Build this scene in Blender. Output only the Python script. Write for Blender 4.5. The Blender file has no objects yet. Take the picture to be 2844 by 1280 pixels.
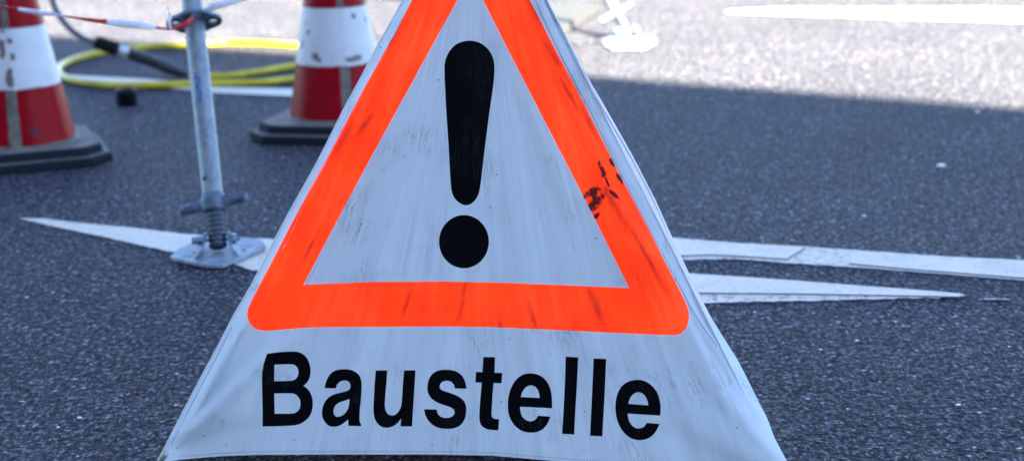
import bpy, bmesh, math, random
from mathutils import Vector, Matrix, noise
from mathutils.geometry import delaunay_2d_cdt
random.seed(7)
R = math.radians
scene = bpy.context.scene
COL = scene.collection

# ------------------------------------------------------------------ camera
W, H = 2844.0, 1280.0
FPX = 4961.0
PITCH, ROLL = R(14.0), R(1.5)
CAM = Vector((0, 0, 1.027))
F_ = Vector((0, math.cos(PITCH), -math.sin(PITCH)))
R0, U0 = Vector((1, 0, 0)), Vector((0, math.sin(PITCH), math.cos(PITCH)))
RR = R0 * math.cos(ROLL) - U0 * math.sin(ROLL)
UU = R0 * math.sin(ROLL) + U0 * math.cos(ROLL)
cd = bpy.data.cameras.new('camera'); cam = bpy.data.objects.new('camera', cd); COL.objects.link(cam)
m = Matrix((RR, UU, -F_)).transposed().to_4x4(); m.translation = CAM
cam.matrix_world = m
cd.sensor_width = 36; cd.lens = FPX / W * 36; cd.clip_end = 1000; cd.clip_start = .05
cd.dof.use_dof = True; cd.dof.focus_distance = 2.80; cd.dof.aperture_fstop = 3.9
scene.camera = cam

def ray(px, py): return F_ + RR * ((px - W / 2) / FPX) + UU * ((H / 2 - py) / FPX)
def G(px, py, z=0.0):                     # where that bearing meets the height z
    r = ray(px, py); return CAM + r * ((z - CAM.z) / r.z)
def D(px, py, d): return CAM + ray(px, py) * d
def depth(p): return (p - CAM).dot(F_)
def proj(p):
    v = p - CAM; d = v.dot(F_); return (W / 2 + v.dot(RR) / d * FPX, H / 2 - v.dot(UU) / d * FPX)

# ------------------------------------------------------------------ scene graph helpers
def empty(name, loc, label, cat, group=None):
    o = bpy.data.objects.new(name, None); COL.objects.link(o); o.location = loc
    o.empty_display_size = .05; o['label'] = label; o['category'] = cat
    if group: o['group'] = group
    return o
def offs(p):
    v = Vector((0, 0, 0))
    while p: v += p.location; p = p.parent
    return v
def mk(name, verts, faces, mat, parent=None, smooth=True, loc=None, sharp=None):
    base = offs(parent) if parent else (Vector(loc) if loc is not None else Vector((0, 0, 0)))
    me = bpy.data.meshes.new(name)
    me.from_pydata([tuple(Vector(v) - base) for v in verts], [], [tuple(f) for f in faces])
    me.validate(); me.update()
    mats = mat if isinstance(mat, (list, tuple)) else [mat]
    for mm in mats: me.materials.append(mm)
    for p in me.polygons: p.use_smooth = smooth
    if smooth and sharp is not None: me.set_sharp_from_angle(angle=R(sharp))
    o = bpy.data.objects.new(name, me); COL.objects.link(o)
    if parent: o.parent = parent
    else: o.location = base
    return o
def tag(o, label=None, cat=None, group=None, kind=None):
    if label: o['label'] = label
    if cat: o['category'] = cat
    if group: o['group'] = group
    if kind: o['kind'] = kind
    return o
def frame_of(a):
    a = a.normalized(); t = Vector((0, 0, 1)) if abs(a.z) < .9 else Vector((1, 0, 0))
    x = t.cross(a).normalized(); return x, a.cross(x).normalized(), a
class MB:
    def __init__(s): s.v = []; s.f = []
    def add(s, vs, fs):
        k = len(s.v); s.v += [Vector(v) for v in vs]; s.f += [tuple(i + k for i in f) for f in fs]; return s
    def lathe(s, o, axis, prof, n=32, cap0=True, cap1=True, x=None):
        a = axis.normalized()
        if x is None: x, y, a = frame_of(a)
        else: x = (x - a * x.dot(a)).normalized(); y = a.cross(x)
        vs = []; fs = []
        for h, r in prof:
            for i in range(n):
                t = 2 * math.pi * i / n
                vs.append(o + a * h + (x * math.cos(t) + y * math.sin(t)) * r)
        for j in range(len(prof) - 1):
            for i in range(n):
                k = (i + 1) % n; fs.append((j * n + i, j * n + k, (j + 1) * n + k, (j + 1) * n + i))
        if cap0: fs.append(tuple(range(n - 1, -1, -1)))
        if cap1: fs.append(tuple((len(prof) - 1) * n + i for i in range(n)))
        return s.add(vs, fs)
    def tube(s, pts, r, n=14, cap=True):
        pts = [Vector(p) for p in pts]; rs = r if isinstance(r, (list, tuple)) else [r] * len(pts)
        t0 = (pts[1] - pts[0]).normalized(); x, y, _ = frame_of(t0); vs = []; fs = []
        for i, p in enumerate(pts):
            t = (pts[min(i + 1, len(pts) - 1)] - pts[max(i - 1, 0)]).normalized()
            x = (x - t * x.dot(t)).normalized(); y = t.cross(x)
            for k in range(n):
                a = 2 * math.pi * k / n; vs.append(p + (x * math.cos(a) + y * math.sin(a)) * rs[i])
        for i in range(len(pts) - 1):
            for k in range(n):
                q = (k + 1) % n; fs.append((i * n + k, i * n + q, (i + 1) * n + q, (i + 1) * n + k))
        if cap:
            fs.append(tuple(range(n - 1, -1, -1))); fs.append(tuple((len(pts) - 1) * n + k for k in range(n)))
        return s.add(vs, fs)
    def box(s, c, ax, ay, az):            # centre and three half vectors
        vs = [c + ax * i + ay * j + az * k for k in (-1, 1) for j in (-1, 1) for i in (-1, 1)]
        return s.add(vs, [(0, 2, 3, 1), (4, 5, 7, 6), (0, 1, 5, 4), (2, 6, 7, 3), (0, 4, 6, 2), (1, 3, 7, 5)])
    def prism(s, poly, ext, bevel=0):     # polygon (3-D, counter-clockwise seen from ext) pushed along ext
        n = len(poly); poly = [Vector(p) for p in poly]
        c = sum(poly, Vector()) / n
        if bevel:
            e = ext.normalized()
            top = [p + ext + (c - p).normalized() * bevel for p in poly]
            mid = [p + ext - e * bevel for p in poly]
            vs = poly + mid + top; fs = [tuple(range(n - 1, -1, -1)), tuple(range(2 * n, 3 * n))]
            for l in (0, 1):
                for i in range(n):
                    j = (i + 1) % n; fs.append((l * n + i, l * n + j, (l + 1) * n + j, (l + 1) * n + i))
        else:
            vs = poly + [p + ext for p in poly]; fs = [tuple(range(n - 1, -1, -1)), tuple(range(n, 2 * n))]
            for i in range(n):
                j = (i + 1) % n; fs.append((i, j, n + j, n + i))
        return s.add(vs, fs)
    def build(s, name, mat, parent=None, **k): return mk(name, s.v, s.f, mat, parent, **k)
def spline(pts, n=8):
    pts = [Vector(p) for p in pts]; out = []
    for i in range(len(pts) - 1):
        a, b, c, d = pts[max(i - 1, 0)], pts[i], pts[i + 1], pts[min(i + 2, len(pts) - 1)]
        for k in range(n):
            t = k / n
            out.append(.5 * ((2 * b) + (c - a) * t + (2 * a - 5 * b + 4 * c - d) * t * t + (3 * b - a - 3 * c + d) * t ** 3))
    return out + [pts[-1]]

# ------------------------------------------------------------------ materials
class NT:
    def __init__(s, name):
        s.m = bpy.data.materials.new(name); s.m.use_nodes = True; s.t = s.m.node_tree
        s.b = s.t.nodes['Principled BSDF']
    def n(s, typ, **k):
        o = s.t.nodes.new(typ)
        for a, b in k.items():
            if a.startswith('i_'):
                key = a[2:]; o.inputs[int(key) if key.isdigit() else key.replace('_', ' ')].default_value = b
            else: setattr(o, a, b)
        return o
    def l(s, a, b): s.t.links.new(a, b)
    def setin(s, node, key, val):
        if isinstance(val, (int, float, tuple)): node.inputs[key].default_value = val
        else: s.l(val, node.inputs[key])
    def math(s, op, a, b=0.0, c=None, clamp=False):
        o = s.n('ShaderNodeMath', operation=op, use_clamp=clamp); s.setin(o, 0, a); s.setin(o, 1, b)
        if c is not None: s.setin(o, 2, c)
        return o.outputs[0]
    def mix(s, f, a, b, mode='MIX'):
        o = s.n('ShaderNodeMix', data_type='RGBA', blend_type=mode); s.setin(o, 0, f)
        s.setin(o, 6, a); s.setin(o, 7, b); return o.outputs[2]
    def ramp(s, f, st, interp='LINEAR'):
        o = s.n('ShaderNodeValToRGB'); s.l(f, o.inputs[0]); r = o.color_ramp; r.interpolation = interp
        while len(r.elements) < len(st): r.elements.new(.5)
        for e, (p, c) in zip(r.elements, st):
            e.position = p; e.color = c if len(c) == 4 else (*c, 1)
        return o.outputs[0]
    def noise(s, vec, scale, detail=4, rough=.55, dist=0.0):
        o = s.n('ShaderNodeTexNoise'); s.l(vec, o.inputs['Vector'])
        o.inputs['Scale'].default_value = scale; o.inputs['Detail'].default_value = detail
        o.inputs['Roughness'].default_value = rough; o.inputs['Distortion'].default_value = dist
        return o.outputs['Fac']
    def voro(s, vec, scale, feat='F1'):
        o = s.n('ShaderNodeTexVoronoi', feature=feat); s.l(vec, o.inputs['Vector']); o.inputs['Scale'].default_value = scale
        return o
    def coord(s, k='Object'): return s.n('ShaderNodeTexCoord').outputs[k]
    def scaled(s, vec, sc, loc=(0, 0, 0)):
        o = s.n('ShaderNodeMapping'); s.l(vec, o.inputs[0]); o.inputs['Scale'].default_value = sc; o.inputs['Location'].default_value = loc
        return o.outputs[0]
    def bump(s, h, st=.3, dist=.001, nrm=None):
        o = s.n('ShaderNodeBump'); s.l(h, o.inputs['Height']); o.inputs['Strength'].default_value = st
        o.inputs['Distance'].default_value = dist
        if nrm is not None: s.l(nrm, o.inputs['Normal'])
        return o.outputs[0]
    def out(s, color=None, rough=None, metal=None, normal=None, spec=None):
        for k, v in (('Base Color', color), ('Roughness', rough), ('Metallic', metal), ('Normal', normal), ('Specular IOR Level', spec)):
            if v is not None: s.setin(s.b, k, v)
        return s.m
def c4(r, g, b): return (r, g, b, 1.0)

def simple(name, col, rough=.5, metal=0., var=.15, scale=40, bump=.1, bd=.0005, spec=.5):
    t = NT(name); co = t.coord(); n1 = t.noise(co, scale, 5)
    dark = tuple(x * (1 - var * 1.6) for x in col); lite = tuple(min(1, x * (1 + var)) for x in col)
    c = t.ramp(n1, [(.3, dark), (.7, lite)])
    r = t.math('MULTIPLY_ADD', t.noise(co, scale * 2.3, 3), .3, rough - .15)
    return t.out(c, r, metal, t.bump(t.noise(co, scale * 4, 4), bump, bd), spec)

def asphalt_mat():
    t = NT('asphalt'); co = t.coord()
    wob = t.n('ShaderNodeTexNoise'); t.l(co, wob.inputs['Vector']); wob.inputs['Scale'].default_value = 110; wob.inputs['Detail'].default_value = 2
    off = t.n('ShaderNodeVectorMath', operation='MULTIPLY_ADD'); t.l(wob.outputs['Color'], off.inputs[0])
    off.inputs[1].default_value = (.006, .006, 0); t.l(co, off.inputs[2]); v = off.outputs[0]
    a = t.voro(v, 104); b = t.voro(v, 260)
    big = t.noise(co, 1.3, 5, .6); mid = t.noise(co, 28, 3, .6)
    sep = t.n('ShaderNodeSeparateColor'); t.l(a.outputs['Color'], sep.inputs[0])
    sepb = t.n('ShaderNodeSeparateColor'); t.l(b.outputs['Color'], sepb.inputs[0])
    stone = t.ramp(sep.outputs[0], [(0, (.012, .015, .022)), (.25, (.030, .036, .048)), (.45, (.062, .060, .070)), (.65, (.080, .070, .082)), (.82, (.092, .110, .130)), (.94, (.17, .15, .15)), (.985, (.24, .24, .25)), (1, (.36, .36, .36))])
    fine = t.ramp(sepb.outputs[1], [(0, (.006, .008, .012)), (.55, (.024, .026, .034)), (1, (.13, .13, .15))])
    # stones stand in a darker binder
    gap = t.math('SMOOTH_MIN', t.math('MULTIPLY', a.outputs['Distance'], 1.0), 1.0, .01)
    isgap = t.ramp(gap, [(.36, (0, 0, 0)), (.56, (1, 1, 1))])
    c = t.mix(isgap, stone, fine)
    tone = t.ramp(big, [(.3, (.82, .82, .84)), (.7, (1.2, 1.19, 1.18))])
    c = t.mix(1.0, c, tone, 'MULTIPLY')
    tone2 = t.ramp(mid, [(.3, (.72, .72, .75)), (.7, (1.28, 1.27, 1.26))])
    c = t.mix(1.0, c, tone2, 'MULTIPLY')
    clump = t.noise(t.scaled(co, (1, .55, 1), (5, 2, 0)), 105, 3, .62, .3)
    c = t.mix(1.0, c, t.ramp(clump, [(.38, (.05, .06, .09)), (.46, (.50, .52, .58)), (.54, (1.25, 1.24, 1.25)), (.64, (2.9, 2.85, 2.8))]), 'MULTIPLY')  # dark end of the ramp paints the shade in pits between stones
    c = t.mix(1.0, c, c4(.91, .865, .90), 'MULTIPLY')
    h = t.math('ADD', t.math('MULTIPLY', gap, -1.1), t.math('MULTIPLY', sep.outputs[1], .9))
    h = t.math('ADD', h, t.math('MULTIPLY', b.outputs['Distance'], -.35))
    h = t.math('ADD', h, t.math('MULTIPLY', mid, .8)); h = t.math('ADD', h, t.math('MULTIPLY', clump, 1.6))
    n = t.bump(h, 1.0, .0060)
    rg = t.math('MULTIPLY_ADD', sep.outputs[2], .3, .6)
    return t.out(c, rg, 0.0, n, .12)
M_ASPH = asphalt_mat()

def paint_mat(name, worn):
    t = NT(name); co = t.coord(); n1 = t.noise(co, 9, 5, .6); n2 = t.noise(co, 160, 4, .7); sp = t.voro(co, 90)
    c = t.ramp(n1, [(.3, (.62, .52, .42)), (.7, (.74, .63, .50))])
    dirt = t.ramp(n2, [(.28, (0.62, .63, .66)), (.5, (1, 1, 1))]); c = t.mix(1.0, c, dirt, 'MULTIPLY')
    c = t.mix(1.0, c, t.ramp(t.noise(co, 45, 6, .7, .5), [(.30, (.72, .74, .78)), (.48, (1, 1, 1))]), 'MULTIPLY')
    if worn:
        w = t.ramp(t.noise(co, 55, 6, .75), [(.555, (0, 0, 0)), (.60, (1, 1, 1))])
        c = t.mix(w, c, c4(.06, .06, .07))
    n = t.bump(t.math('ADD', n2, t.math('MULTIPLY', sp.outputs['Distance'], 1.2)), .7, .0018 if worn else .0009)
    return t.out(c, .55, 0., n, .4)
M_PAINT = paint_mat('road_paint', False); M_WORN = paint_mat('worn_road_paint', True)

def galv(name='galvanized_steel', base=.25):
    t = NT(name); co = t.coord(); n1 = t.noise(t.scaled(co, (1, 1, .35)), 34, 6, .62, .8); v = t.voro(co, 160)
    n2 = t.noise(t.scaled(co, (1, 1, .12)), 60, 4, .6)
    c = t.ramp(n1, [(.25, (base * .38, base * .46, base * .55)), (.5, (base * .74, base * .86, base * .95)), (.75, (base * 1.05, base * 1.15, base * 1.2))])
    sepc = t.n('ShaderNodeSeparateColor'); t.l(v.outputs['Color'], sepc.inputs[0])
    c = t.mix(.07, c, sepc.outputs[0], 'OVERLAY')
    c = t.mix(t.ramp(n2, [(.60, (0, 0, 0)), (.72, (.6, .6, .6))]), c, c4(.16, .15, .15))
    r = t.math('MULTIPLY_ADD', n1, .3, .33)
    return t.out(c, r, .75, t.bump(n1, .25, .0008))
M_GALV = galv(); M_PLATE = simple('weathered_steel_plate', (.24, .28, .33), .55, .3, .35, 45, .3, .0008); M_LUG = simple('weathered_steel_lug', (.15, .19, .25), .5, .4, .35, 45, .3, .0008)
M_THREADS = simple('oiled_thread', (.07, .09, .115), .42, .5, .3, 70, .3, .0006); M_RIB = simple('ribbed_rubber', (.010, .012, .015), .38, 0, .3, 60, .2, .0005, .6)
M_STEEL = simple('dull_steel', (.10, .135, .18), .5, .6, .3, 60, .3, .0008)
M_DARK = simple('hole_dark', (.006, .007, .009), .5, 0, .3, 90, .3, .0005, .2)
M_BLACK = simple('black_plastic', (.004, .004, .005), .5, 0, .2, 60, .15, .0004, .15)

def cable_grey(): return simple('grey_cable_rubber', (.09, .105, .13), .42, 0, .25, 50, .15)
M_CABLE = cable_grey()
M_THIN = simple('dark_cable_rubber', (.02, .025, .04), .5, 0, .25, 50, .15)

def hose_mat():
    t = NT('yellow_hose'); co = t.coord(); n1 = t.noise(co, 14, 5, .6)
    c = t.ramp(n1, [(.3, (.36, .28, .003)), (.55, (.50, .40, .004)), (.75, (.56, .46, .010))])
    c = t.mix(t.ramp(t.noise(co, 70, 5, .7), [(.6, (0, 0, 0)), (.72, (.5, .5, .5))]), c, c4(.2, .17, .04))
    return t.out(c, .36, 0., t.bump(n1, .1, .001), .5)
M_HOSE = hose_mat()

def foil_mat(name, kind):
    """printed vinyl; UV layer 'polar' = (bearing from apex, distance), 'plane' = metres in the face"""
    t = NT(name)
    pol = t.n('ShaderNodeUVMap', uv_map='polar').outputs[0]; pla = t.n('ShaderNodeUVMap', uv_map='plane').outputs[0]
    s1 = t.noise(t.scaled(pol, (34, 2.2, 1)), 1.0, 5, .6, .6)          # streaks running down from the tip
    s2 = t.noise(t.scaled(pol, (120, 6, 1), (3, 7, 0)), 1.0, 4, .6, .4)
    blot = t.noise(t.scaled(pla, (1, 1, 1)), 7, 6, .62, .5)
    s3 = t.noise(t.scaled(pol, (60, 9, 1), (9, 1, 0)), 1.0, 6, .7, 1.6)  # hair creases
    fine = t.noise(pla, 240, 3, .6)
    streak = t.math('MULTIPLY', t.ramp(s1, [(.42, (0, 0, 0)), (.72, (1, 1, 1))]), t.ramp(blot, [(.38, (0, 0, 0)), (.62, (1, 1, 1))]))
    thin = t.math('MULTIPLY', t.ramp(s2, [(.60, (0, 0, 0)), (.70, (1, 1, 1))]), t.ramp(s1, [(.3, (1, 1, 1)), (.6, (.2, .2, .2))]))
    hair = t.math('MULTIPLY', t.ramp(s3, [(.485, (0, 0, 0)), (.5, (1, 1, 1)), (.515, (0, 0, 0))]), t.ramp(t.noise(pla, 11, 3), [(.52, (0, 0, 0)), (.66, (1, 1, 1))]))
    spk = t.voro(pla, 26); spot = t.ramp(spk.outputs['Distance'], [(.0, (1, 1, 1)), (.035, (1, 1, 1)), (.055, (0, 0, 0))])
    crinkle = t.noise(t.scaled(pol, (26, 5, 1), (1, 4, 0)), 1.0, 5, .6, 1.2)
    h = t.math('ADD', t.math('MULTIPLY', crinkle, 1.0), t.math('MULTIPLY', hair, .25))
    n = t.bump(h, .55, .0035); n = t.bump(fine, .12, .0004, n)
    rough = t.math('MULTIPLY_ADD', blot, .25, .28)
    if kind == 'white':
        c = t.ramp(blot, [(.3, (.66, .71, .75)), (.7, (.76, .81, .84))])
        c = t.mix(t.math('MULTIPLY', streak, .42), c, c4(.30, .34, .40))
        c = t.mix(t.math('MULTIPLY', thin, .42), c, c4(.22, .26, .33))
        c = t.mix(t.math('MULTIPLY', hair, .85), c, c4(.12, .13, .16))
        c = t.mix(t.math('MULTIPLY', spot, .6), c, c4(.1, .11, .14))
    elif kind == 'orange':
        # fluorescent pigment: it returns more red than the red that falls on it
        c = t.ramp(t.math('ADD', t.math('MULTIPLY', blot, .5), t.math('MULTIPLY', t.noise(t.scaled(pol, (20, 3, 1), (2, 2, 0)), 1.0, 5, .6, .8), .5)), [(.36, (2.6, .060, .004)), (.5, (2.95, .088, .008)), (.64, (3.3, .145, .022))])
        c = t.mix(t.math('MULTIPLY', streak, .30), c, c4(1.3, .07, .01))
        c = t.mix(t.math('MULTIPLY', thin, .6), c, c4(.75, .045, .01))
        c = t.mix(t.math('MULTIPLY', hair, .8), c, c4(.35, .03, .01))
        c = t.mix(t.math('MULTIPLY', spot, .5), c, c4(.2, .03, .01))
        # rubbed black scuffs at fixed places of the face (plane metres)
        sepx = t.n('ShaderNodeSeparateXYZ'); t.l(pla, sepx.inputs[0]); sn = t.noise(t.scaled(pla, (1, .6, 1)), 130, 6, .8, .6)
        tot = None
        tot2 = None
        for (cx, cy, rx, ry, ang, strong) in SCUFFS:
            dx = t.math('SUBTRACT', sepx.outputs[0], cx); dy = t.math('SUBTRACT', sepx.outputs[1], cy)
            ca, sa = math.cos(ang), math.sin(ang)
            a = t.math('ADD', t.math('MULTIPLY', dx, ca / rx), t.math('MULTIPLY', dy, sa / rx))
            b = t.math('ADD', t.math('MULTIPLY', dx, -sa / ry), t.math('MULTIPLY', dy, ca / ry))
            q = t.math('SUBTRACT', 1.0, t.math('SQRT', t.math('ADD', t.math('POWER', t.math('ABSOLUTE', a), 2.0), t.math('POWER', t.math('ABSOLUTE', b), 2.0))), clamp=True)
            if strong: tot = q if tot is None else t.math('MAXIMUM', tot, q)
            else: tot2 = q if tot2 is None else t.math('MAXIMUM', tot2, q)
        sw = t.math('MULTIPLY', t.ramp(t.math('ADD', t.math('MULTIPLY', tot2, .35), sn), [(.50, (0, 0, 0)), (.85, (1, 1, 1))]), t.ramp(tot2, [(0, (0, 0, 0)), (.6, (1, 1, 1))]))
        c = t.mix(t.math('MULTIPLY', sw, .75), c, c4(.5, .03, .01))
        sc = t.math('ADD', t.math('MULTIPLY', tot, .30), t.math('MULTIPLY', sn, 1.0))
        sc = t.math('MULTIPLY', t.ramp(sc, [(.555, (0, 0, 0)), (.68, (1, 1, 1))]), t.ramp(tot, [(0, (0, 0, 0)), (.30, (1, 1, 1))]))
        c = t.mix(t.math('MULTIPLY', sc, .97), c, c4(.05, .008, .01))
    else:
        c = t.ramp(blot, [(.3, (.002, .002, .003)), (.7, (.004, .004, .005))])
        c = t.mix(t.math('MULTIPLY', thin, .12), c, c4(.02, .03, .05))
        c = t.mix(t.math('MULTIPLY', hair, .25), c, c4(.08, .10, .15))
        rough = t.math('MULTIPLY_ADD', blot, .2, .4)
    if kind == 'orange':
        d = t.n('ShaderNodeBsdfDiffuse'); t.l(c, d.inputs['Color']); t.l(n, d.inputs['Normal'])
        g = t.n('ShaderNodeBsdfGlossy'); g.inputs['Roughness'].default_value = .35; t.l(n, g.inputs['Normal'])
        fr = t.n('ShaderNodeFresnel'); fr.inputs['IOR'].default_value = 1.42; t.l(n, fr.inputs['Normal'])
        mx = t.n('ShaderNodeMixShader'); t.l(t.math('MULTIPLY', fr.outputs[0], .4), mx.inputs[0]); t.l(d.outputs[0], mx.inputs[1]); t.l(g.outputs[0], mx.inputs[2])
        t.l(mx.outputs[0], t.t.nodes['Material Output'].inputs['Surface']); return t.m
    if kind == 'white':
        t.out(c, rough, 0., n, .35); tl = t.n('ShaderNodeBsdfTranslucent'); t.l(c, tl.inputs['Color']); mx = t.n('ShaderNodeMixShader'); mx.inputs[0].default_value = .22
        t.l(t.b.outputs[0], mx.inputs[1]); t.l(tl.outputs[0], mx.inputs[2]); t.l(mx.outputs[0], t.t.nodes['Material Output'].inputs['Surface']); return t.m
    return t.out(c, rough, 0., n, .35 if kind == 'white' else .015)

# ------------------------------------------------------------------ ground and painted markings
def pxpoly(pts, z): return [G(x, y, z) for x, y in pts]
gs = 260.0
road = mk('road', [(-gs, -gs, 0), (gs, -gs, 0), (gs, gs, 0), (-gs, gs, 0)], [(0, 1, 2, 3)], M_ASPH, smooth=False)
tag(road, kind='structure')

def roughen(pts3, step=.012, amp=.0022, seed=0):
    out = []; n = len(pts3)
    for i in range(n):
        a, b = pts3[i], pts3[(i + 1) % n]; L = (b - a).length; k = max(1, int(L / step))
        nx = Vector((-(b - a).y, (b - a).x, 0)).normalized()
        for j in range(k):
            p = a.lerp(b, j / k)
            q = noise.noise(Vector((p.x * 60 + seed, p.y * 60, 0))) + .6 * noise.noise(Vector((p.x * 170, p.y * 170 + seed, 3)))
            out.append(p + nx * q * amp if 0 < j or L > .02 else p)
    return out
def slab(name, pts, z0, th, mat, amp=.002, seed=0, parent=None):
    poly = roughen(pxpoly(pts, z0 + th), amp=amp, seed=seed)
    area = sum(poly[i].x * poly[(i + 1) % len(poly)].y - poly[(i + 1) % len(poly)].x * poly[i].y for i in range(len(poly)))
    if area < 0: poly.reverse()
    n = len(poly)
    res = delaunay_2d_cdt([p.to_2d() for p in poly], [], [list(range(n))], 1, 1e-6)
    vs = [(v.x, v.y, z0 + th) for v in res[0]]
    tri = [tuple(f) for f in res[2]]
    lo = len(vs); vs += [(v.x, v.y, z0 - .002) for v in res[0]]
    eg = {}
    for f in tri:
        for i in range(len(f)):
            a, b = f[i], f[(i + 1) % len(f)]; eg[(a, b)] = 1
    side = [(a, b) for (a, b) in eg if (b, a) not in eg]
    fs = tri + [(b, a, a + lo, b + lo) for a, b in side]
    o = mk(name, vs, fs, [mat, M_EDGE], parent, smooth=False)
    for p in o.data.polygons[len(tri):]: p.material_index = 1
    return o
M_EDGE = simple('shaded_paint_edge', (.045, .06, .09), .7, 0, .3, 60, .3, .001, .2)  # shadow line along raised paint edges, put into the side colour
def marking(name, pts, label=None, **k):
    o = slab(name, pts, k.get('z', .0), k.get('th', .0025), k.get('mat', M_PAINT), k.get('amp', .002), k.get('seed', 0)); tag(o, kind='structure'); return o

marking('road_marking', [(52, 606), (120, 606), (221, 619), (386, 634), (497, 648), (620, 658), (762, 664), (900, 672), (1100, 690), (1100, 770), (900, 768), (740, 752), (700, 750), (590, 712), (475, 699), (276, 655), (160, 631)], seed=1, amp=.004)
marking('road_marking', [(1200, 640), (1500, 648), (1869, 660), (2043, 674), (2238, 685), (2408, 696), (2611, 711), (2844, 722), (3100, 738), (3100, 796), (2844, 778), (2611, 760), (2367, 741), (2185, 730), (2043, 719), (1897, 721), (1500, 722), (1200, 726)], mat=M_WORN, th=.002, amp=.0045, seed=3)
marking('road_marking', [(1230, 642), (1500, 650), (1869, 660.5), (2043, 675), (2150, 681), (2236, 687), (2185, 719), (2104, 713), (2043, 709), (1974, 706), (1893, 709), (1500, 712), (1230, 716)], z=.0025, th=.002, amp=.0012, seed=5)
marking('road_marking', [(2400, 699), (2611, 711), (2844, 722), (3100, 738), (3100, 788), (2844, 771), (2732, 762), (2611, 753), (2489, 743), (2359, 731), (2362, 719), (2378, 706)], z=.0025, th=.002, amp=.0012, seed=7)
marking('road_marking', [(1400, 745), (1917, 760), (2043, 768), (2205, 779), (2408, 796), (2570, 808), (2663, 817), (2640, 826), (2570, 827), (2408, 830), (2286, 834), (2165, 836), (2043, 838), (1958, 843), (1400, 850)], mat=M_WORN, th=.002, amp=.007, seed=9)
marking('road_marking', [(1420, 746), (1917, 759), (2043, 767), (2205, 778), (2408, 794), (2570, 806), (2663, 814), (2684, 820), (2659, 823), (2570, 821), (2408, 818), (2205, 814), (2003, 813), (1938, 812), (1420, 815)], z=.0025, th=.002, amp=.0014, seed=11)
marking('road_marking', [(2735, 828), (2800, 829.5), (2806, 832), (2730, 830.5)], mat=M_WORN, th=.003, amp=.002, seed=12)
marking('road_marking', [(150, 207), (400, 220), (520, 231), (600, 241), (820, 247), (1100, 262), (1100, 288), (820, 268), (600, 258), (150, 213)], th=.004, amp=.003, seed=13, z=.0)
marking('road_marking', [(2015, 31), (2159, 23), (2418, 24), (2729, 22), (2844, 26), (3300, 38), (3300, 82), (2844, 62), (2573, 54), (2262, 44), (2022, 36)], th=.004, amp=.003, seed=15)

# ------------------------------------------------------------------ the folding warning sign
B0, B1 = G(438, 1283), G(2205, 1325)
E = (B1 - B0).normalized(); BACK = Vector((-E.y, E.x, 0)); side_len = (B1 - B0).length
inr = side_len / (2 * math.sqrt(3))
tilt = R(17)
for _ in range(12):
    Vv = Vector((0, 0, 1)) * math.cos(tilt) + BACK * math.sin(tilt); Nn = E.cross(Vv).normalized()
    r = ray(1324, -377); apex = CAM + r * ((B0 - CAM).dot(Nn) / r.dot(Nn))
    tilt = math.asin(min(.6, inr / (apex - B0).dot(Vv)))
def S(px, py):
    r = ray(px, py); p = CAM + r * ((B0 - CAM).dot(Nn) / r.dot(Nn)); d = p - B0; return Vector((d.dot(E), d.dot(Vv)))
def S3(u, v, d=0.0):                       # point of the face; d metres away from the face toward the viewer's side
    return B0 + E * u + Vv * v + Nn * d
if Nn.dot(CAM - B0) < 0: NS = -1
else: NS = 1
APX = S(1324, -377)
print('sign', side_len, math.degrees(tilt), apex, APX, 'NS', NS)

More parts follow.
